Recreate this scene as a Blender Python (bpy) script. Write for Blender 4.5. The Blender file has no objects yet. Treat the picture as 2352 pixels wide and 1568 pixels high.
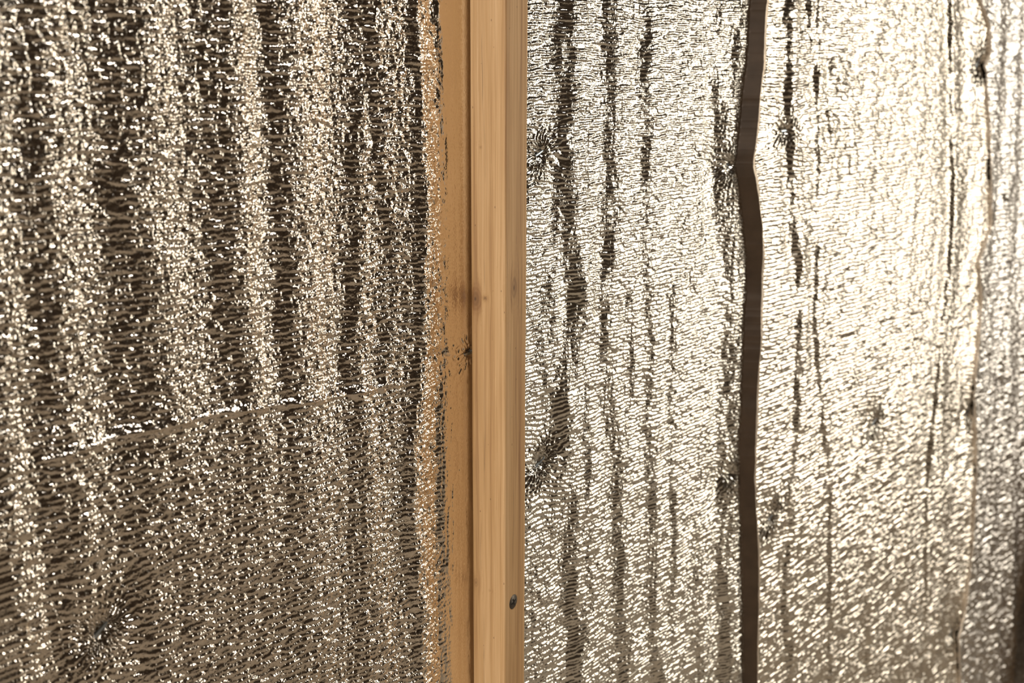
import bpy, math
import numpy as np
from mathutils import Vector, Matrix

S = bpy.context.scene
COL = S.collection

# ------------------------------------------------------------------ camera
F = 2800.0                                  # focal length in pixels of a 2352 px wide frame
PITCH = math.radians(14.7)
YAW = math.radians(46.7)                    # from the wall's normal towards +x
fwd = Vector((math.sin(YAW) * math.cos(PITCH), math.cos(YAW) * math.cos(PITCH), -math.sin(PITCH)))
right = Vector((math.cos(YAW), -math.sin(YAW), 0.0))
up = right.cross(fwd)


def ray(px, py):
    return fwd + right * ((px - 1176) / F) - up * ((py - 784) / F)


ANCHOR = Vector((0.0, -0.0045, 1.30))        # back left arris of the timber batten
r0 = ray(1084, 784)
CAM = ANCHOR - r0 * 0.64


def at(px, py, y=0.0):
    """point of the wall plane (at depth y) that is seen at a pixel of the photograph"""
    r = ray(px, py)
    t = (y - CAM.y) / r.y
    p = CAM + r * t
    return p.x, p.z


def pix(x, y, z):
    d = Vector((x, y, z)) - CAM
    w = d.dot(fwd)
    return 1176 + F * d.dot(right) / w, 784 - F * d.dot(up) / w


cam_data = bpy.data.cameras.new('camera')
cam = bpy.data.objects.new('camera', cam_data)
COL.objects.link(cam)
cam_data.sensor_width = 36
cam_data.lens = F / 2352 * 36
cam_data.clip_start = 0.01
cam_data.dof.use_dof = True
cam_data.dof.focus_distance = 0.63
cam_data.dof.aperture_fstop = 11
m = Matrix((right, up, -fwd)).transposed().to_4x4()
m.translation = CAM
cam.matrix_world = m
S.camera = cam

S.view_settings.view_transform = 'Standard'
S.view_settings.look = 'None'
S.view_settings.gamma = 1
S.view_settings.use_curve_mapping = False
S.view_settings.exposure = 0.0

# ------------------------------------------------------------------ light
W = bpy.data.worlds.new('world')
S.world = W
W.use_nodes = True
bg = W.node_tree.nodes['Background']
bg.inputs[0].default_value = (0.62, 0.47, 0.33, 1)
bg.inputs[1].default_value = 0.03


def area(name, az, el, dist, sx, sy, power, col):
    """rectangular area light: az from the wall's normal towards +x, seen from the batten"""
    l = bpy.data.lights.new(name, 'AREA')
    l.shape = 'RECTANGLE'
    l.size, l.size_y = sx, sy
    l.energy = power
    l.color = col
    o = bpy.data.objects.new(name, l)
    COL.objects.link(o)
    a, e = math.radians(az), math.radians(el)
    d = Vector((math.sin(a) * math.cos(e), -math.cos(a) * math.cos(e), math.sin(e)))
    o.location = Vector((0.15, 0, 1.3)) + d * dist
    o.rotation_euler = d.to_track_quat('Z', 'Y').to_euler()
    return o


area('doorway_daylight', 56, 1, 3.4, 0.95, 1.15, 22, (1.0, 0.91, 0.76))
area('halo_fill', 56, 0, 3.52, 2.0, 1.8, 5, (1.0, 0.86, 0.68))  # wide dim halo added round the doorway light to give the foil midtones
area('left_fill', -78, 10, 3.2, 1.6, 1.5, 70, (1.0, 0.93, 0.84))  # unseen fill added on the left to light the batten's side face
area('overhead_fill', 42, 62, 2.7, 1.0, 1.0, 46, (1.0, 0.94, 0.86))  # unseen overhead lamp added to brighten the batten's front

# ------------------------------------------------------------------ materials


def mat(name):
    m_ = bpy.data.materials.new(name)
    m_.use_nodes = True
    nt = m_.node_tree
    return m_, nt, nt.nodes['Principled BSDF']


def node(nt, typ, **kw):
    n = nt.nodes.new(typ)
    for k, v in kw.items():
        if k.startswith('i_'):
            n.inputs[k[2:]].default_value = v
        else:
            setattr(n, k, v)
    return n


def foil_material(name, col, rough, fine, seed):
    m_, nt, b = mat(name)
    b.inputs['Base Color'].default_value = (*col, 1)
    b.inputs['Metallic'].default_value = 1
    b.inputs['Roughness'].default_value = rough
    tc = node(nt, 'ShaderNodeTexCoord')
    mp = node(nt, 'ShaderNodeMapping')
    mp.inputs['Location'].default_value = (seed, seed * 2.3, seed * 1.7)
    nt.links.new(tc.outputs['Object'], mp.inputs[0])
    # crinkles finer than the mesh: ridged noise, a little longer up and down than across
    mp.inputs['Scale'].default_value = (1.0, 1.0, 0.75)
    n1 = node(nt, 'ShaderNodeTexNoise', noise_type='RIDGED_MULTIFRACTAL')
    n1.inputs['Scale'].default_value = 420
    n1.inputs['Detail'].default_value = 3
    nt.links.new(mp.outputs[0], n1.inputs['Vector'])
    v = node(nt, 'ShaderNodeTexVoronoi', feature='DISTANCE_TO_EDGE')
    v.inputs['Scale'].default_value = 700
    nt.links.new(mp.outputs[0], v.inputs['Vector'])
    bp = node(nt, 'ShaderNodeBump')
    bp.inputs['Strength'].default_value = fine
    bp.inputs['Distance'].default_value = 0.00012
    nt.links.new(n1.outputs[0], bp.inputs['Height'])
    bp2 = node(nt, 'ShaderNodeBump')
    bp2.inputs['Strength'].default_value = fine
    bp2.inputs['Distance'].default_value = 0.00025
    nt.links.new(v.outputs['Distance'], bp2.inputs['Height'])
    nt.links.new(bp.outputs[0], bp2.inputs['Normal'])
    at_ = node(nt, 'ShaderNodeAttribute', attribute_name='crinkle')
    for q in (bp, bp2):
        mu = node(nt, 'ShaderNodeMath', operation='MULTIPLY')
        mu.inputs[1].default_value = fine
        nt.links.new(at_.outputs['Fac'], mu.inputs[0])
        nt.links.new(mu.outputs[0], q.inputs['Strength'])
    nt.links.new(bp2.outputs[0], b.inputs['Normal'])
    return m_


FOIL_A = foil_material('foil_left', (0.80, 0.74, 0.66), 0.13, 1.3, 0.1)
FOIL_B = foil_material('foil_middle', (0.86, 0.84, 0.78), 0.14, 0.8, 0.5)
FOIL_C = foil_material('foil_right', (0.84, 0.80, 0.73), 0.14, 0.7, 0.9)
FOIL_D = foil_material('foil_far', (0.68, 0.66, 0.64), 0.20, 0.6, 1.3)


def plain(name, col, rough, metal=0.0):
    m_, nt, b = mat(name)
    b.inputs['Roughness'].default_value = rough
    b.inputs['Metallic'].default_value = metal
    tc = node(nt, 'ShaderNodeTexCoord')
    n = node(nt, 'ShaderNodeTexNoise')
    n.inputs['Scale'].default_value = 90
    n.inputs['Detail'].default_value = 5
    nt.links.new(tc.outputs['Object'], n.inputs['Vector'])
    r = node(nt, 'ShaderNodeValToRGB')
    r.color_ramp.elements[0].position = 0.3
    r.color_ramp.elements[1].position = 0.7
    r.color_ramp.elements[0].color = (*[c * 0.8 for c in col], 1)
    r.color_ramp.elements[1].color = (*[min(1, c * 1.15) for c in col], 1)
    nt.links.new(n.outputs[0], r.inputs[0])
    nt.links.new(r.outputs[0], b.inputs['Base Color'])
    return m_


STEEL = plain('galvanised_steel', (0.50, 0.58, 0.66), 0.3, 1.0)
SCREW = plain('phosphated_steel', (0.10, 0.085, 0.07), 0.42, 0.8)
RECESS = plain('recess_shade', (0.012, 0.010, 0.009), 0.5, 0.6)  # recess shade painted as near-black on a raised cross
EDGE = plain('cut_edge_film', (0.78, 0.66, 0.52), 0.35, 0.35)
FLAP = plain('dark_brown_flap', (0.075, 0.048, 0.029), 0.36, 0.25)  # even dark brown for the flap in place of mirror foil
BOARD = plain('sheathing_board', (0.16, 0.11, 0.07), 0.8)
PANEL = plain('larch_panelling', (0.12, 0.088, 0.06), 0.7)
FLOOR = plain('floor_screed', (0.37, 0.31, 0.24), 0.8)


def wood_material(name, seed, tint=1.0):
    """planed pine; the attribute 'fig' holds growth figure, 'stain' the knots and grey streaks"""
    m_, nt, b = mat(name)
    L = nt.links.new
    tc = node(nt, 'ShaderNodeTexCoord')
    mp = node(nt, 'ShaderNodeMapping')
    mp.inputs['Location'].default_value = (seed, seed, seed)
    mp.inputs['Scale'].default_value = (1, 1, 0.018)
    L(tc.outputs['Object'], mp.inputs[0])
    g1 = node(nt, 'ShaderNodeTexNoise')
    g1.inputs['Scale'].default_value = 1500
    g1.inputs['Detail'].default_value = 4
    L(mp.outputs[0], g1.inputs['Vector'])
    g2 = node(nt, 'ShaderNodeTexNoise')
    g2.inputs['Scale'].default_value = 260
    g2.inputs['Detail'].default_value = 3
    L(mp.outputs[0], g2.inputs['Vector'])
    fig = node(nt, 'ShaderNodeAttribute', attribute_name='fig')
    st = node(nt, 'ShaderNodeAttribute', attribute_name='stain')
    mx = node(nt, 'ShaderNodeMath', operation='MULTIPLY_ADD')
    mx.inputs[1].default_value = 0.60
    L(g2.outputs[0], mx.inputs[0])
    mg = node(nt, 'ShaderNodeMath', operation='MULTIPLY')
    mg.inputs[1].default_value = 0.42
    L(g1.outputs[0], mg.inputs[0])
    L(mg.outputs[0], mx.inputs[2])
    ad = node(nt, 'ShaderNodeMath', operation='ADD')
    L(mx.outputs[0], ad.inputs[0])
    L(fig.outputs['Fac'], ad.inputs[1])
    r = node(nt, 'ShaderNodeValToRGB')
    cr = r.color_ramp
    cr.elements[0].position = 0.34
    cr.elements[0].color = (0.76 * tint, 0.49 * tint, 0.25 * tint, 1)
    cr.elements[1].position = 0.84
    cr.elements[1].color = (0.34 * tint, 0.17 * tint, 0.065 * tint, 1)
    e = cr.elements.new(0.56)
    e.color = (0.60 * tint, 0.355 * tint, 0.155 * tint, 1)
    L(ad.outputs[0], r.inputs[0])
    mix = node(nt, 'ShaderNodeMix', data_type='RGBA')
    L(st.outputs['Fac'], mix.inputs[0])
    L(r.outputs[0], mix.inputs[6])
    mix.inputs[7].default_value = (0.13, 0.065, 0.03, 1)
    # small resin specks
    mp2 = node(nt, 'ShaderNodeMapping')
    mp2.inputs['Scale'].default_value = (1, 1, 0.45)
    L(tc.outputs['Object'], mp2.inputs[0])
    vo = node(nt, 'ShaderNodeTexVoronoi')
    vo.inputs['Scale'].default_value = 260
    L(mp2.outputs[0], vo.inputs['Vector'])
    lt = node(nt, 'ShaderNodeMath', operation='LESS_THAN')
    lt.inputs[1].default_value = 0.075
    L(vo.outputs['Distance'], lt.inputs[0])
    gt = node(nt, 'ShaderNodeSeparateColor')
    L(vo.outputs['Color'], gt.inputs[0])
    g3 = node(nt, 'ShaderNodeMath', operation='GREATER_THAN')
    g3.inputs[1].default_value = 0.72
    L(gt.outputs[0], g3.inputs[0])
    mm = node(nt, 'ShaderNodeMath', operation='MULTIPLY')
    L(lt.outputs[0], mm.inputs[0])
    L(g3.outputs[0], mm.inputs[1])
    m6 = node(nt, 'ShaderNodeMath', operation='MULTIPLY')
    m6.inputs[1].default_value = 0.6
    L(mm.outputs[0], m6.inputs[0])
    mix2 = node(nt, 'ShaderNodeMix', data_type='RGBA')
    L(m6.outputs[0], mix2.inputs[0])
    L(mix.outputs[2], mix2.inputs[6])
    mix2.inputs[7].default_value = (0.16, 0.07, 0.03, 1)
    L(mix2.outputs[2], b.inputs['Base Color'])
    b.inputs['Roughness'].default_value = 0.55
    bp = node(nt, 'ShaderNodeBump')
    bp.inputs['Strength'].default_value = 0.45
    bp.inputs['Distance'].default_value = 0.00015
    L(g1.outputs[0], bp.inputs['Height'])
    L(bp.outputs[0], b.inputs['Normal'])
    return m_


PINE = wood_material('planed_pine', 0.0)
PINE_SHADE = wood_material('shaded_pine', 3.0, 0.22)  # the same pine darkened: shade put into the wood colour

# ------------------------------------------------------------------ helpers


def tag(o, label=None, cat=None, group=None, kind=None):
    if label: o['label'] = label
    if cat: o['category'] = cat
    if group: o['group'] = group
    if kind: o['kind'] = kind
    return o


def grid_mesh(name, P, material, attrs=None, flip=False):
    """P: (nz, nx, 3) vertex grid"""
    nz, nx = P.shape[:2]
    me = bpy.data.meshes.new(name)
    me.vertices.add(nz * nx)
    me.vertices.foreach_set('co', P.reshape(-1).astype(np.float32))
    idx = np.arange(nz * nx, dtype=np.int32).reshape(nz, nx)
    a, b_, c, d = idx[:-1, :-1], idx[:-1, 1:], idx[1:, 1:], idx[1:, :-1]
    q = np.stack([a, b_, c, d] if not flip else [a, d, c, b_], -1).reshape(-1, 4)
    nf = len(q)
    me.loops.add(nf * 4)
    me.loops.foreach_set('vertex_index', q.reshape(-1))
    me.polygons.add(nf)
    me.polygons.foreach_set('loop_start', np.arange(nf, dtype=np.int32) * 4)
    me.polygons.foreach_set('loop_total', np.full(nf, 4, np.int32))
    me.polygons.foreach_set('use_smooth', np.ones(nf, bool))
    for k, v in (attrs or {}).items():
        at_ = me.attributes.new(k, 'FLOAT', 'POINT')
        at_.data.foreach_set('value', v.reshape(-1).astype(np.float32))
    me.update()
    me.materials.append(material)
    return me


def link(name, me, parent=None):
    o = bpy.data.objects.new(name, me)
    COL.objects.link(o)
    if parent: o.parent = parent
    return o


def rnd(i, j, seed):
    """hash of two integer arrays -> [0, 1)"""
    h = (i.astype(np.int64) * 73856093) ^ (j.astype(np.int64) * 19349663) ^ (seed * 83492791)
    h = h & 0xffffffff
    h = ((h ^ (h >> 16)) * 0x45d9f3b) & 0xffffffff
    h = ((h ^ (h >> 16)) * 0x45d9f3b) & 0xffffffff
    h = h ^ (h >> 16)
    return (h & 0xffffff) / float(0x1000000)


def noise(x, y, seed):
    """smooth value noise, mean 0, range about -1..1"""
    i, j = np.floor(x), np.floor(y)
    fx, fy = x - i, y - j
    fx = fx * fx * (3 - 2 * fx)
    fy = fy * fy * (3 - 2 * fy)
    a, b_ = rnd(i, j, seed), rnd(i + 1, j, seed)
    c, d = rnd(i, j + 1, seed), rnd(i + 1, j + 1, seed)
    return 2 * ((a + (b_ - a) * fx) * (1 - fy) + (c + (d - c) * fx) * fy) - 1


def fbm(x, y, seed, n=3):
    s, a = 0, 1.0
    for k in range(n):
        s = s + a * noise(x * 2 ** k, y * 2 ** k, seed + 17 * k)
        a *= 0.5
    return s


def axis(lo, a, b_, hi, d0, d1, coarse=0.02):
    """grid lines: coarse outside a..b, spacing growing from d0 to d1 inside"""
    xs, x = [], a
    while x < b_:
        xs.append(x)
        x += d0 + (d1 - d0) * (x - a) / (b_ - a)
    xs.append(b_)
    left = list(np.arange(lo, a - coarse * 0.5, coarse))
    rgt = list(np.arange(b_ + coarse, hi, coarse)) + ([hi] if hi > b_ + 1e-6 else [])
    return np.array(left + xs + rgt)


def curve(pts):
    """pixel path -> wall x as a function of z (np.interp arguments), sorted in z"""
    q = sorted((at(px, py)[1], at(px, py)[0]) for px, py in pts)
    return [a for a, b_ in q], [b_ for a, b_ in q]


def pathx(Z, pts):
    zs, xs = curve(pts)
    return np.interp(Z, zs, xs)


def foil_height(X, Z, cfg):
    """relief of a draped, quilted foil sheet in metres towards the room, and its crinkle strength"""
    sd = cfg['seed']
    # broad sway and vertical folds, written as slopes across the sheet and integrated
    slope = np.zeros_like(X)
    if 'below' in cfg:
        (xa, za), (xb, zb) = at(*cfg['below'][0]), at(*cfg['below'][1])
        BELOW = np.clip((Z - (za + (zb - za) * (X - xa) / (xb - xa))) / 0.02 + 0.6, 0, 1)
        BELOW = BELOW * BELOW * (3 - 2 * BELOW)
    for (pts, wpx, s, *lim) in cfg['folds']:
        xc = pathx(Z, pts) + 0.0012 * noise(X * 300, Z * 110, sd + 81) + 0.0022 * fbm(Z * 45, Z * 0, sd + int(abs(s) * 100) + int(pts[0][0])) 
        xm = at(pts[0][0], 700)[0]
        w = at(pts[0][0] + wpx, 700)[0] - xm
        br = 1 + 0.22 * fbm(Z * 9, X * 0, sd + int(pts[0][0]) + 5, 2)
        if 'below' in cfg and pts[1][0] < 900:
            br = br * (0.25 + 0.75 * BELOW)
        br = br * (0.85 + 0.55 * fbm(X * 150, Z * 45, sd + 83 + int(pts[1][0]), 2)) if s > 0 else br
        if lim:
            br = br * np.clip((at(pts[0][0], lim[0])[1] - Z) / 0.012, 0, 1) * np.clip((Z - at(pts[0][0], lim[1])[1]) / 0.03, 0, 1)
        slope += s * br * np.exp(-((X - xc) / (w * 0.5)) ** 2)
    # fine vertical gathers
    lam = cfg['gather']
    slope += cfg['gather_s'] * fbm(X / lam + 0.35 * fbm(Z * 6, X * 8, sd + 3, 2), Z * 1.6, sd + 9, 3)
    slope += cfg.get('tilt', 0)
    dx = np.diff(X[0], prepend=X[0, 0])
    H = np.cumsum(slope * dx[None, :], axis=1)
    a0, a1 = np.searchsorted(X[len(X) // 2], cfg['span'])
    a1 = min(a1, X.shape[1] - 1)
    H -= H[:, a0:a0 + 1] + (H[:, a1:a1 + 1] - H[:, a0:a0 + 1]) * ((X - X[:, a0:a0 + 1]) / (X[:, a1:a1 + 1] - X[:, a0:a0 + 1]))
    # keep only relief narrower than about 4 cm, so that slopes do not add up along the rows
    n = max(8, int(0.022 / np.median(dx)))
    Hp = np.pad(H, ((0, 0), (n, n)), mode='edge')
    C_ = np.cumsum(np.pad(Hp, ((0, 0), (1, 0))), axis=1)
    H = H - 0.9 * (C_[:, 2 * n:][:, :H.shape[1]] - C_[:, :-2 * n][:, :H.shape[1]]) / (2 * n)
    H = 0.0055 * np.tanh(H / 0.0055)
    # puckers at the staples
    puck = np.zeros_like(X)
    crk = np.ones_like(X)
    warp = np.zeros_like(X)
    amp_r = np.ones_like(X)
    for (px, py, rad, depth, nr, ax) in cfg['staples']:
        sx, sz = at(px, py)
        U, V = X - sx, Z - sz
        ca, sa = math.cos(ax), math.sin(ax)
        U2, V2 = U * ca + V * sa, -U * sa + V * ca
        R = np.sqrt((U2 / 1.0) ** 2 + (V2 / 0.75) ** 2) + 1e-9
        th = np.arctan2(V, U)
        g = np.exp(-R / rad)
        puck -= 1.3 * depth * g
        near = np.exp(-(R / (rad * 1.7)) ** 2)
        th2 = th + 0.12 * noise(R * 500, th * 3, sd + 31)
        rays_ = np.abs(np.sin(th2 * nr / 2 + 1.5 * noise(th * 2.0, R * 120, sd + 32)))
        puck += (0.0026 * rays_ ** 0.7) * near * np.clip(R / 0.0035, 0.12, 1.3)
        amp_r *= 1 - 0.85 * near
        crk *= 1 - 0.6 * near
        warp += 0.6 * V * np.exp(-(R / (rad * 2.5)) ** 2)
    # tension creases
    for (p0, p1, w, a, sh) in cfg.get('creases', []):
        x0, z0 = at(*p0)
        x1, z1 = at(*p1)
        t = np.clip((X - x0) / (x1 - x0), -0.3, 1.3)
        zc = z0 + (z1 - z0) * t + 0.003 * np.sin(t * 5)
        e = np.clip(np.minimum(t + 0.15, 1.15 - t) * 5, 0, 1)
        d = (Z - zc)
        H += e * (a * np.exp(-(np.abs(d) / w) ** 1.3) + sh * np.tanh(d / 0.03) * 0.02)
    for (pts, wpx) in cfg.get('smooth', []):
        xc = pathx(Z, pts)
        w = at(pts[0][0] + wpx, 700)[0] - at(pts[0][0], 700)[0]
        k = np.exp(-(np.abs(X - xc) / (w * 0.5)) ** 4)
        amp_r *= 1 - cfg.get('smooth_k', 0.8) * k
        crk *= 1 - cfg.get('smooth_k', 0.8) * 0.8 * k
        H *= 1 - 0.75 * k
    H += puck
    # stitched rows of little cushions
    pitch = cfg['pitch']
    v = (Z + warp + 0.0011 * fbm(X * 35, Z * 25, sd + 40, 2) + 0.00045 * noise(X * 260, Z * 200, sd + 41)) / pitch
    r = np.floor(v)
    f = v - r
    ln = pitch * cfg['cell']
    u = (X + 0.0012 * noise(X * 200, Z * 330, sd + 42)) / ln + rnd(r, r * 0, sd + 43) * 7 + cfg['slant'] * f
    c = np.floor(u)
    g = u - c
    k1 = rnd(c, r, sd + 44)
    k2 = rnd(c, r, sd + 45)
    k3 = rnd(c, r, sd + 46)
    ar = cfg['row'] * amp_r
    H += ar * ((4 * f * (1 - f)) ** cfg.get('rp', 0.8)) * (0.65 + 0.35 * (4 * g * (1 - g)) ** 0.5) * (0.55 + 0.9 * k1)
    H += ar * cfg['tx'] * (k2 - 0.5) * (g - 0.5) * 2
    H += ar * cfg['tz'] * (k3 - 0.5) * (f - 0.5) * 2
    # crumpled facets between the rows
    q = cfg['crumple']
    H += q * amp_r * (1 - np.abs(fbm(X / 0.0036, Z / 0.0019, sd + 50, 2)))
    H += q * 0.7 * amp_r * (1 - np.abs(fbm(X / 0.0034 + Z / 0.006, Z / 0.0016, sd + 52, 2)))
    # narrow upright creases
    if cfg.get('vcr'):
        m1 = np.clip(fbm(X * 60, Z * 9, sd + 70, 2) + 0.35, 0, 1)
        xw = X + 0.0010 * fbm(Z * 90, X * 40, sd + 71, 2)
        H -= cfg['vcr'] * m1 * np.exp(-np.abs(fbm(xw / 0.0042, Z / 0.040, sd + 72, 2)) / 0.10)
    # free edges that lift off the wall
    if 'lift' in cfg:
        pts, w, hgt = cfg['lift']
        xe = pathx(Z, pts)
        t = np.clip(1 - (xe - X) / w, 0, 1)
        H = H * (1 - 0.85 * t) + hgt * t ** cfg.get('lift_p', 1.0) * (1 + 0.12 * noise(Z * 30, X * 0, sd + 60))
    return H + cfg['base'], crk


def staple(px, py, hgt, ang, parent, s=1.0):
    """wire staple: flat crown with two legs turned into the foil"""
    x, z = at(px, py)
    n = 20
    path = []
    cw, leg, rb = 0.0050 * s, 0.0032 * s, 0.0007 * s
    path.append((-cw, leg)); path.append((-cw, rb))
    for k in range(1, 5):
        a = math.pi / 2 * k / 4
        path.append((-cw + rb - rb * math.cos(a), rb - rb * math.sin(a)))
    for k in range(0, 5):
        a = math.pi / 2 * k / 4
        path.append((cw - rb + rb * math.sin(a), rb - rb * math.cos(a)))
    path.append((cw, leg))
    V, Fc = [], []
    hw, ht = 0.00062 * s, 0.00028 * s
    for k, (u, d) in enumerate(path):
        p0 = Vector(path[max(0, k - 1)]); p1 = Vector(path[min(len(path) - 1, k + 1)])
        t = (p1 - p0).normalized()
        nrm = Vector((-t.y, t.x))
        for (a, b_) in ((-1, -0.6), (-0.6, -1), (0.6, -1), (1, -0.6), (1, 0.6), (0.6, 1), (-0.6, 1), (-1, 0.6)):
            pu, pd, w = u + nrm.x * ht * b_, d + nrm.y * ht * b_, hw * a
            V.append((pu * math.cos(ang) - w * math.sin(ang), pd, pu * math.sin(ang) + w * math.cos(ang)))
        if k:
            o0, o1 = (k - 1) * 8, k * 8
            for i in range(8):
                j = (i + 1) % 8
                Fc.append((o0 + i, o0 + j, o1 + j, o1 + i))
    Fc.append(tuple(range(8))[::-1])
    Fc.append(tuple(range(len(V) - 8, len(V))))
    me = bpy.data.meshes.new('staple')
    me.from_pydata(V, [], Fc)
    me.materials.append(STEEL)
    o = link('staple', me, parent)
    o.location = (x, -hgt, z)
    return o


def edge_strip(P, zs, col, parent, wid, thick=0.0004, out=(0.0, -1.0)):
    """the thin cut edge of a sheet as a ribbon with thickness along one column of its mesh"""
    E = P[:, col, :]
    n = len(E)
    w = wid * (0.35 + 0.65 * np.clip(0.55 + 0.8 * noise(zs * 55, zs * 0, 77), 0, 1.3))
    prof = []
    for (a, b_) in ((0, 0), (1, 0), (1, 1), (0, 1), (0, 0)):
        q = E.copy()
        q[:, 0] += w * a * out[0] - thick * b_ * out[1]
        q[:, 1] += w * a * out[1] + thick * b_ * out[0]
        prof.append(q)
    G = np.stack(prof, 1)
    me = grid_mesh('cut_edge', G, EDGE)
    o = link('cut_edge', me, parent)
    o['label'] = 'thin tan cut edge of the foil'
    return o

# ------------------------------------------------------------------ the setting


def box_mesh(name, lo, hi, material):
    x0, y0, z0 = lo
    x1, y1, z1 = hi
    v = [(x0, y0, z0), (x1, y0, z0), (x1, y1, z0), (x0, y1, z0), (x0, y0, z1), (x1, y0, z1), (x1, y1, z1), (x0, y1, z1)]
    f = [(0, 3, 2, 1), (4, 5, 6, 7), (0, 1, 5, 4), (1, 2, 6, 5), (2, 3, 7, 6), (3, 0, 4, 7)]
    me = bpy.data.meshes.new(name)
    me.from_pydata(v, [], f)
    me.materials.append(material)
    return me


tag(link('wall_back', box_mesh('wall_back', (-3.3, 0.012, 0), (3.6, 0.06, 4.0), BOARD)), kind='structure')
tag(link('wall_front', box_mesh('wall_front', (-3.3, -4.7, 0), (3.6, -4.6, 4.0), PANEL)), kind='structure')
tag(link('wall_left', box_mesh('wall_left', (-3.4, -4.6, 0), (-3.3, 0.06, 4.0), PANEL)), kind='structure')
tag(link('wall_right', box_mesh('wall_right', (3.6, -4.6, 0), (3.7, 0.06, 4.0), PANEL)), kind='structure')
tag(link('ceiling', box_mesh('ceiling', (-3.3, -4.6, 4.0), (3.6, 0.06, 4.1), PANEL)), kind='structure')
tag(link('floor', box_mesh('floor', (-3.3, -4.6, -0.05), (3.6, 0.06, 0.0), FLOOR)), kind='structure')

# ------------------------------------------------------------------ foil sheets
V0, V1 = -400, 2000     # pixel rows between which fold paths are continued


def P_(*pts):
    p = list(pts)
    if p[0][1] > V0: p = [(p[0][0], V0)] + p
    if p[-1][1] < V1: p = p + [(p[-1][0], V1)]
    return p


def straight(x):
    return [(at(0, 0)[0], 0), (0, 1)]


# --- left sheet: from beyond the left of the frame to the batten
cfgA = dict(seed=11, z_px=(0, 1083), span=(at(0, 784)[0], 0.01), dz=0.00060, base=0.0030,
            left=None, right=None, u=(0.84, 1.0), du=(0.00032, 0.00040),
            gather=0.010, gather_s=0.10, tilt=0,
            pitch=0.0027, cell=2.2, slant=0.35, rp=0.7, row=0.00058, tx=1.5, tz=1.3, crumple=0.00046,
            folds=[
                (P_((55, 0), (60, 300), (85, 600), (105, 900), (120, 1050)), 60, 0.36),
                (P_((0, 0), (20, 500), (40, 900)), 50, -0.16),
                (P_((150, 0), (170, 400), (200, 900)), 90, -0.04),
                (P_((255, 0), (265, 250), (290, 500), (310, 750), (320, 1000)), 85, 0.34),
                (P_((375, 0), (380, 400), (420, 900)), 80, -0.14),
                (P_((490, 0), (490, 300), (500, 600), (520, 850)), 60, 0.20),
                (P_((570, 0), (580, 500), (600, 900)), 70, -0.26),
                (P_((612, 0), (625, 250), (640, 500), (650, 800)), 34, 0.40),
                (P_((720, 0), (730, 500), (740, 900)), 120, -0.24),
                (P_((800, 0), (815, 400), (800, 800)), 26, 0.32),
                (P_((840, 0), (880, 500), (870, 900), (860, 1500)), 28, 0.32),
                (P_((960, 0), (985, 500), (990, 700), (960, 1000), (985, 1500)), 60, -0.24),
                (P_((940, 0), (950, 500), (950, 700), (925, 1000), (915, 1150), (940, 1400), (950, 1568)), 14, 0.75),
                (P_((995, 0), (1008, 250), (1022, 500), (1030, 700), (1010, 900), (1000, 1150), (1020, 1400), (1025, 1568)), 12, 0.45),
            ],
            staples=[(222, 1442, 0.010, 0.0050, 30, 0.6), (1075, 808, 0.008, 0.0040, 16, 0.0)],
            creases=[((110, 1045), (870, 870), 0.0016, 0.0017, -0.10), ((962, 826), (1070, 812), 0.0016, -0.0016, 0.0)],
            smooth=[(P_((1045, 0), (1050, 500), (1058, 780), (1055, 1100), (1052, 1568)), 112)], smooth_k=0.82, below=((110, 1045), (870, 870)), vcr=0.00050)
# --- middle sheet
FOLD = P_((1740, 0), (1734, 120), (1722, 210), (1716, 300), (1708, 370), (1716, 440), (1728, 560), (1733, 640), (1724, 760),
          (1718, 900), (1712, 1050), (1718, 1200), (1722, 1350), (1723, 1500), (1722, 1568))
cfgB = dict(seed=23, z_px=(1200, 1740), span=(0.01, 1.0), dz=0.00062, base=0.0030,
            gather=0.011, gather_s=0.06, tilt=0,
            vcr=0.00045, pitch=0.00235, cell=3.2, slant=0.5, row=0.00076, tx=0.8, tz=0.7, crumple=0.00019,
            folds=[
                (P_((1292, 0), (1275, 250), (1290, 500), (1312, 700), (1285, 900), (1300, 1200), (1310, 1568)), 46, 0.40),
                (P_((1395, 0), (1385, 250), (1395, 500), (1375, 760), (1400, 1000), (1410, 1300), (1420, 1568)), 32, 0.32),
                (P_((1475, 0), (1478, 400), (1480, 800), (1478, 1000), (1490, 1300), (1500, 1568)), 28, 0.32),
                (P_((1640, 0), (1640, 300), (1645, 560), (1640, 800), (1650, 1000)), 20, 0.15),
                (P_((1682, 0), (1668, 200), (1655, 370), (1672, 600), (1668, 850), (1660, 1060)), 46, 0.44),
                (P_((1560, 0), (1560, 1568)), 120, -0.06),
                (P_((1250, 700), (1255, 1568)), 40, 0.26, 600, 1300),  # lower folds added from here: a shadow patch put into the foil's shape
                (P_((1335, 700), (1345, 1568)), 22, 0.26, 640, 1500),
                (P_((1438, 700), (1445, 1568)), 20, 0.22, 640, 1000),
                (P_((1530, 700), (1540, 1568)), 14, 0.20, 620, 1500),
                (P_((1585, 1100), (1600, 1568)), 26, 0.26, 1150, 1700),
                (P_((1350, 1100), (1380, 1568)), 60, 0.10, 1250, 1700),
            ],
            staples=[(1238, 1062, 0.010, 0.0045, 26, 0.5), (1234, 352, 0.008, 0.0030, 22, 0.4),
                     (1668, 378, 0.011, 0.0040, 22, 0.0), (1672, 1086, 0.010, 0.0035, 22, 0.0)],
            creases=[], smooth=[])
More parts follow.
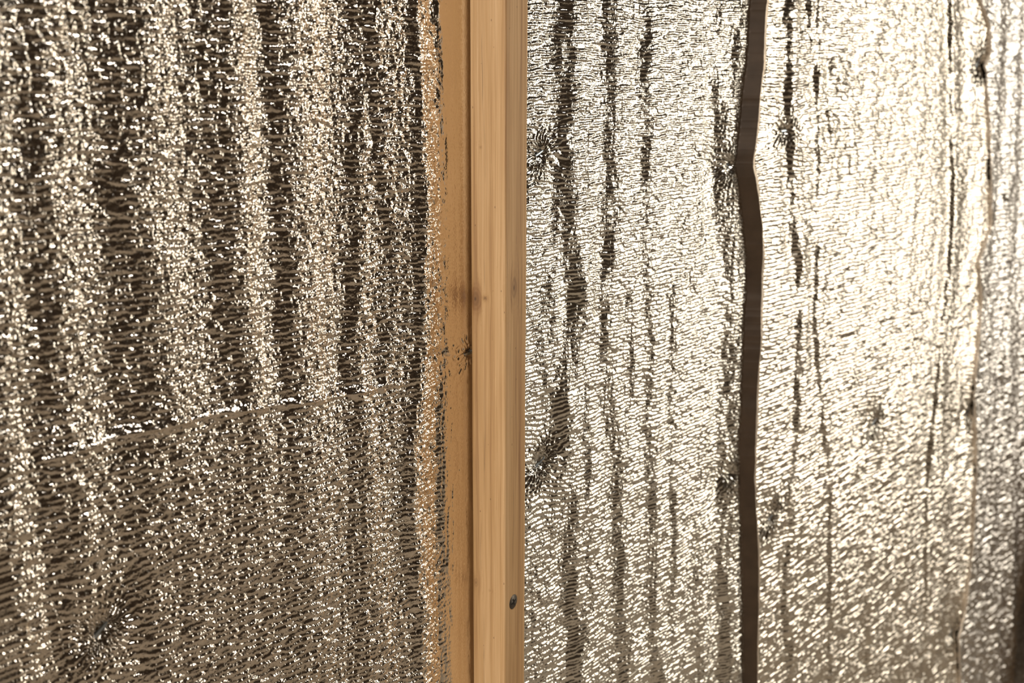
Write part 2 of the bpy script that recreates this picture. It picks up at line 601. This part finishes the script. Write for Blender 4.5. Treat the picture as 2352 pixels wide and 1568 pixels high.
# --- right sheet, running on behind the fold
EDGE2 = P_((2240, 0), (2262, 60), (2266, 120), (2254, 150), (2262, 300), (2266, 520), (2238, 600), (2244, 700), (2226, 900), (2232, 1000),
           (2232, 1100), (2224, 1250), (2208, 1400), (2192, 1460), (2196, 1568))
cfgC = dict(seed=37, z_px=(1690, 2260), span=(at(1760, 784)[0], 3), dz=0.00082, base=0.0020,
            gather=0.018, gather_s=0.05, tilt=0,
            vcr=0.00045, pitch=0.0029, cell=3.4, slant=0.5, row=0.00098, tx=0.6, tz=0.7, crumple=0.00015,
            folds=[
                (P_((1803, 0), (1806, 250), (1815, 450), (1826, 600), (1832, 800), (1822, 950), (1808, 1150), (1800, 1400), (1806, 1568)), 18, 0.45),
                (P_((1890, 100), (1935, 300), (1945, 420)), 26, 0.26, 60, 480),
                (P_((1850, 0), (1868, 200), (1900, 300)), 10, 0.30, -50, 380),
                (P_((2080, 900), (2060, 1568)), 26, 0.16, 1150, 1700),
                (P_((1960, 1100), (1985, 1300), (1990, 1568)), 16, 0.26, 1250, 1700),
                (P_((2145, 1100), (2140, 1568)), 30, 0.16, 850, 1700),
                (P_((1870, 600), (1860, 700), (1875, 900), (1900, 1100)), 10, 0.3),
                (P_((2172, 0), (2180, 250), (2186, 400), (2175, 600), (2155, 780), (2140, 950), (2125, 1100), (2122, 1300)), 7, 0.45),
                (P_((2235, 0), (2235, 500), (2215, 900), (2215, 1200), (2180, 1500)), 50, 0.2),
            ],
            staples=[(1800, 300, 0.010, 0.0035, 18, 0.0), (1768, 1188, 0.012, 0.0035, 20, 0.4), (2008, 970, 0.012, 0.0040, 18, 0.4),
                     (2250, 142, 0.016, 0.0070, 18, 1.0), (2225, 945, 0.014, 0.0060, 16, 1.0), (2186, 1455, 0.014, 0.0060, 16, 1.0)],
            creases=[], smooth=[])
cfgD = dict(seed=53, z_px=(2230, 2352), span=(at(2240, 784)[0], at(2400, 784)[0]), dz=0.0011, base=0.0042,
            gather=0.030, gather_s=0.16, tilt=0,
            vcr=0.0006, pitch=0.0038, cell=2.6, slant=0.4, row=0.00125, tx=0.8, tz=0.9, crumple=0.00030,
            folds=[
                (P_((2318, 0), (2310, 250), (2290, 500), (2290, 800), (2300, 1100), (2310, 1568)), 24, 0.35),
                (P_((2345, 0), (2340, 500), (2340, 1000)), 18, 0.3),
            ],
            staples=[], creases=[], smooth=[])


def build_sheet(cfg, material, label, xl, xr, fine):
    """xl, xr: functions of z giving the edges; fine: (x from, x to, dx from, dx to)"""
    z_top = max(at(p, -45)[1] for p in cfg['z_px'])
    z_bot = min(at(p, 1613)[1] for p in cfg['z_px'])
    zs = axis(0.05, z_bot, z_top, 2.35, cfg['dz'], cfg['dz'])
    L, R = xl(zs), xr(zs)
    L0, R0 = L.mean(), R.mean()
    xs = axis(L0, fine[0] if fine[0] is not None else L0, fine[1] if fine[1] is not None else R0, R0, fine[2], fine[3])
    u = (xs - L0) / (R0 - L0)
    X = L[:, None] + (R - L)[:, None] * u[None, :]
    Z = np.repeat(zs[:, None], len(u), 1)
    H, crk = foil_height(X, Z, cfg)
    return X, Z, H, crk, zs


tris = 0
# left
xa0 = at(-60, 784)[0]
zero = lambda v: (lambda z: np.full(len(z), v))
X, Z, H, crk, zs = build_sheet(cfgA, FOIL_A, '', zero(-1.2), zero(0.010), (xa0, None, 0.00046, 0.00058))
# the foil lies flat and low beside the batten
t = np.clip((X + 0.020) / 0.012, 0, 1)
H = H * (1 - 0.6 * t) + 0.0004 * t
me = grid_mesh('foil_sheet', np.stack([X, -H, Z], -1), FOIL_A, {'crinkle': crk})
sheet_a = tag(link('foil_sheet', me), 'dark brownish crinkled foil insulation sheet left of the timber batten', 'insulation sheet')
tris += X.size * 2

# middle, with its right edge folded up off the wall into a dark smooth flap
zs_, xs_ = curve(FOLD)
def foldx(z):
    k = np.linspace(-0.014, 0.014, 15)
    w = np.hanning(17)[1:-1]
    return sum(wi * np.interp(z + ki, zs_, xs_) for ki, wi in zip(k, w)) / w.sum() + 0.0003 * fbm(z * 120, z * 0, 91, 2)

X, Z, H, crk, zs = build_sheet(cfgB, FOIL_B, '', zero(0.0105), lambda z: foldx(z) - 0.0148, (None, None, 0.00062, 0.00068))
t = np.clip((0.030 - X) / 0.012, 0, 1)
H = H * (1 - 0.5 * t)
# flap columns
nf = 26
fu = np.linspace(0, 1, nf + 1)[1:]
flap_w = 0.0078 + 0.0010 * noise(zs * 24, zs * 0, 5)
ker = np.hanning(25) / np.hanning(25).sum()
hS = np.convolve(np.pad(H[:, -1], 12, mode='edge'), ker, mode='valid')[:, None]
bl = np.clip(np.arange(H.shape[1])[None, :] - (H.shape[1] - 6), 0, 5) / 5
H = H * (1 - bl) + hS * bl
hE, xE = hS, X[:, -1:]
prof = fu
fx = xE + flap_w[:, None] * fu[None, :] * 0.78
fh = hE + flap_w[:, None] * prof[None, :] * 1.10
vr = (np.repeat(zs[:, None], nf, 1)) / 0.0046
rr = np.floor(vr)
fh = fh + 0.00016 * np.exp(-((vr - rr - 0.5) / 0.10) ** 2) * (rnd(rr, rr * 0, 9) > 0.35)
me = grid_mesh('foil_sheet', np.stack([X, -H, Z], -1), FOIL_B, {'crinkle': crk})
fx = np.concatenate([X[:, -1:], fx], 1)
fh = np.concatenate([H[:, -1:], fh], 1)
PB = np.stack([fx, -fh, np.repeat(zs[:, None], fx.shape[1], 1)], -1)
sheet_b = tag(link('foil_sheet', me), 'silvery ribbed foil insulation sheet between the batten and the dark folded seam', 'insulation sheet')
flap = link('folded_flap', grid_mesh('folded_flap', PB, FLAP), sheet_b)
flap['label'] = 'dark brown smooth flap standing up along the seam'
tris += X.size * 2
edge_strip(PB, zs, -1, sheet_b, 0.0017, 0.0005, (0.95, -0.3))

# right
zs2, xs2 = curve(EDGE2)
e2 = lambda z: np.interp(z, zs2, xs2)
xc0 = at(1700, 784)[0]
X, Z, H, crk, zs = build_sheet(cfgC, FOIL_C, '', lambda z: foldx(z) - 0.0180, lambda z: e2(z) + 0.006, (None, None, 0.00090, 0.00135))
t = np.clip(1 - (X - (foldx(zs) - 0.0095)[:, None]) / 0.005, 0, 1)
H = H * (1 - t) + 0.0004 * t
PC = np.stack([X, -H, Z], -1)
me = grid_mesh('foil_sheet', PC, FOIL_C, {'crinkle': crk})
sheet_c = tag(link('foil_sheet', me), 'bright glaring foil insulation sheet right of the dark folded seam', 'insulation sheet')
tris += X.size * 2

# far right, lapped over the sheet before it
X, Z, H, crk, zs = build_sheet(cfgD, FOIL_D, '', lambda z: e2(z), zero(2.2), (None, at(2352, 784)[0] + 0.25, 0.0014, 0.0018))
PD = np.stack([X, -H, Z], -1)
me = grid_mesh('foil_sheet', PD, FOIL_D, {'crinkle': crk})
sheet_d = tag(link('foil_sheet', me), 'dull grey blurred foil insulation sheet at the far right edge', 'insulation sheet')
tris += X.size * 2
edge_strip(PD, zs, 0, sheet_d, 0.0045, 0.0006, (0.35, 0.94))
print('foil tris', tris)

# ------------------------------------------------------------------ staples
staple(224, 1440, 0.0026, 0.62, sheet_a, 1.3)
staple(1079, 808, 0.0010, 0.1, sheet_a)
staple(1236, 1062, 0.0010, 0.5, sheet_b)
staple(1234, 352, 0.0012, 0.4, sheet_b)
staple(1666, 378, 0.0006, 0.0, sheet_b)
staple(1672, 1084, 0.0006, 0.0, sheet_b)
staple(1800, 300, 0.0004, 0.0, sheet_c)
staple(1770, 1186, 0.0004, 0.5, sheet_c)
staple(2008, 968, 0.0000, 0.5, sheet_c)
staple(2250, 142, -0.0012, 0.9, sheet_c)
staple(2225, 945, -0.0012, 0.9, sheet_c)
staple(2186, 1455, -0.0012, 0.9, sheet_c)

# ------------------------------------------------------------------ timber battens
TW = 0.0215


def batten(name, loc, yaw, lean, w, d, material, knots, seed, z0=0.0, z1=2.4, fine=(0.95, 1.55), hole=None):
    """squared batten; local x across the front, -y out of the wall, origin at its back left arris.
    Cross-section with a worn round on the two left arrises; knots: (face, s, z, rx, rz, strength)"""
    # outline, from back right round the left side to front right (u, v) with arc length
    pts = []

    def arc(cx, cy, r, a0, a1, n):
        for k in range(n + 1):
            a = math.radians(a0 + (a1 - a0) * k / n)
            pts.append((cx + r * math.cos(a), cy + r * math.sin(a)))

    rb, rf, rr = 0.0024, 0.0009, 0.0006
    n1 = 56
    arc(w - rr, -rr, rr, 0, 90, 2)
    arc(rb, -rb, rb, 90, 180, 8)
    for k in range(1, n1):
        t_ = k / n1
        pts.append((0, -rb - (d - rb - rf) * t_))
    arc(rf, -d + rf, rf, 180, 270, 5)
    for k in range(1, n1):
        t_ = k / n1
        pts.append((rf + (w - rf - rr) * t_, -d))
    arc(w - rr, -d + rr, rr, 270, 360, 3)
    pts.append(pts[0])
    U = np.array([p[0] for p in pts])
    Vv = np.array([p[1] for p in pts])
    s = np.concatenate([[0], np.cumsum(np.hypot(np.diff(U), np.diff(Vv)))])
    zs = axis(z0, fine[0], fine[1], z1, 0.0006, 0.0006, 0.02)
    Sg, Zg = np.meshgrid(s, zs)
    Ug, Vg = np.meshgrid(U, zs)[0], np.meshgrid(Vv, zs)[0]
    # saw and plane marks, slight waver
    wob = 0.00006 * fbm(Sg * 900, Zg * 18, seed, 2) + 0.00012 * noise(Zg * 22, Sg * 60, seed + 2)
    # figure: long streaks that bow round the knots
    Sw = Sg.copy()
    stain = np.zeros_like(Sg)
    fig0 = np.zeros_like(Sg)
    for (ks, kz, rx, rz, st) in knots:
        du, dv = (Sg - ks) / rx, (Zg - kz) / rz
        dd = np.sqrt(du ** 2 + dv ** 2)
        infl = np.exp(-(dd / 2.6) ** 2)
        Sw += -np.sign(du) * rx * 1.1 * infl * np.minimum(np.abs(du), 1)
        ring = 0.5 + 0.5 * np.cos(dd * 9 + noise(du * 2, dv * 2, seed + 3))
        fig0 += (0.10 + 0.10 * ring) * np.exp(-(dd / 1.5) ** 2) * st
        stain += np.clip(st, 0, 1) * (0.35 * np.exp(-(dd / 1.05) ** 6) * (0.5 + 0.5 * ring) + 0.7 * np.exp(-(dd / 0.25) ** 2))
    fig = 0.20 * fbm(Sw * 330, Zg * 1.6, seed + 5, 3) + 0.14 * fbm(Sw * 90, Zg * 2.4, seed + 6, 2) + fig0
    fig += 0.07 * (np.abs(fbm(Sw * 600, Zg * 1.1, seed + 7, 2)) < 0.10)
    # fine dark drying cracks near the back arris
    for (cs, ca, cb) in STREAKS:
        q = np.exp(-((Sg - cs - 0.0004 * noise(Zg * 60, Zg * 0, seed + 8)) / 0.00028) ** 2)
        e = np.clip((Zg - ca) / 0.01, 0, 1) * np.clip((cb - Zg) / 0.01, 0, 1)
        stain += 0.55 * q * e * (0.6 + 0.4 * noise(Zg * 150, Zg * 0, seed + 12))
    Wc = math.hypot(w, d)
    cx_, cy_ = w / 2, -d / 2
    nx = (Ug - cx_) / Wc
    ny = (Vg - cy_) / Wc
    Pm = np.stack([Ug + nx * wob * 2, Vg + ny * wob * 2, Zg], -1)
    if hole:
        hs, hz, hr, hd = hole
        front = (Vg < -d + 1e-5 + 0.0001)
        rad = np.hypot(Ug - hs, Zg - hz)
        Pm[..., 1] += np.where(front & (rad < hr), hd * np.clip((hr - rad) / 0.0007, 0, 1), 0)
    me = grid_mesh(name, Pm, material, {'fig': fig, 'stain': np.clip(stain, 0, 1)}, flip=True)
    # end caps
    o = link(name, me)
    o.location = loc
    o.rotation_euler = (0, lean, yaw)
    return o


# arc lengths: the back is 0..w, the left side w..w+d, the front w+d..w+2d (about)
YB = math.radians(13)
_k = lambda py: at(1130, py, -0.01)[1]
STREAKS = [(0.0288, _k(260), _k(60)), (0.0300, _k(420), _k(240)), (0.0300, _k(678), _k(560)), (0.0250, _k(660), _k(600)),
           (0.0285, _k(1600), _k(1395)), (0.0292, _k(1130), _k(850)), (0.0268, _k(1330), _k(1180)), (0.0470, _k(1000), _k(760)),
           (0.0560, _k(330), _k(120)), (0.0585, _k(760), _k(420)), (0.0505, _k(1300), _k(1080))]
SD = TW + TW
kz = lambda py: at(1130, py, -0.01)[1]
print('z of pixel rows', [round(kz(v), 4) for v in (0, 300, 680, 1340, 1568)])
bat = batten('timber_batten', (-0.0068, -0.0050, 0.0), YB, math.radians(0.30), TW, TW, PINE,
             [(TW + 0.0025, kz(682), 0.0026, 0.0040, 1.6),
              (TW + 0.0085, kz(678), 0.0012, 0.0012, 1.5),
              (SD + 0.0075, kz(655), 0.0030, 0.0062, 0.9),
              (TW + 0.0060, kz(335), 0.0009, 0.0007, 0.45),
              (TW + 0.0020, kz(1330), 0.0018, 0.0030, 0.5),
              (TW + 0.0110, kz(1340), 0.0008, 0.0006, 0.4)], 3,
             fine=(kz(1640), kz(-60)), hole=None)
tag(bat, 'pale planed pine batten standing upright down the middle of the foil', 'batten')

# the screw in its front face
sz = at(1188, 1380, -0.024)[1]
hub = Matrix.Rotation(YB, 4, 'Z')
sc_u = 0.0085
wpos = Vector((-0.0003, -0.005, 0)) + (hub @ Vector((sc_u, -TW, 0)))
print('screw px', pix(wpos.x, wpos.y, sz))


def lathe(name, prof, material, n=32):
    V, Fc = [], []
    for (r, y) in prof:
        for k in range(n):
            a = 2 * math.pi * k / n
            V.append((r * math.cos(a), y, r * math.sin(a)))
    for i in range(len(prof) - 1):
        for k in range(n):
            j = (k + 1) % n
            Fc.append((i * n + k, i * n + j, (i + 1) * n + j, (i + 1) * n + k))
    Fc.append(tuple(range((len(prof) - 1) * n, len(prof) * n)))
    me_ = bpy.data.meshes.new(name)
    me_.from_pydata(V, [], Fc)
    for p in me_.polygons: p.use_smooth = len(p.vertices) == 4
    me_.materials.append(material)
    return me_


screw = link('screw', lathe('screw', [(0.0019, 0.018), (0.0021, 0.0030), (0.0040, 0.0002), (0.00415, -0.00015), (0.0040, -0.00028), (0.0, -0.00045)], SCREW), bat)
screw.location = (sc_u, -TW, sz)
screw['label'] = 'dark oval-looking cross-head screw'
V, Fc = [], []


def cross_prism():
    a, b_ = 0.00045, 0.0021
    o_ = [(-a, b_), (a, b_), (a * 1.2, a * 1.2), (b_, a), (b_, -a), (a * 1.2, -a * 1.2), (a, -b_), (-a, -b_), (-a * 1.2, -a * 1.2), (-b_, -a), (-b_, a), (-a * 1.2, a * 1.2)]
    n = len(o_)
    ro = math.radians(20)
    o_ = [(x * math.cos(ro) - y * math.sin(ro), x * math.sin(ro) + y * math.cos(ro)) for x, y in o_]
    v = [(x, -0.00055, y) for x, y in o_] + [(x, -0.0001, y) for x, y in o_]
    f = [tuple(range(n))] + [(i, (i + 1) % n, n + (i + 1) % n, n + i) for i in range(n)]
    me_ = bpy.data.meshes.new('cross_recess')
    me_.from_pydata(v, [], f)
    me_.materials.append(RECESS)
    return me_


cr = link('cross_recess', cross_prism(), screw)

# blurred batten at the far right edge, shade put into its pine colour
bx = at(2338, 1400)[0]
b2 = batten('timber_batten', (bx + 0.008, -0.018, 0), math.radians(0), 0.0, 0.045, 0.022, PINE_SHADE, [], 8, fine=(0.8, 1.3))
tag(b2, 'blurred batten coloured dark for shade, just showing at the lower right edge', 'batten')

for q in ((0, 0), (0, -TW), (TW, -TW)):
    for zz in (kz(0), kz(784), kz(1568)):
        p = Vector((0, -0.005, zz)) + hub @ Vector((q[0], q[1], 0))
        print('batten', q, [round(v) for v in pix(*p)])
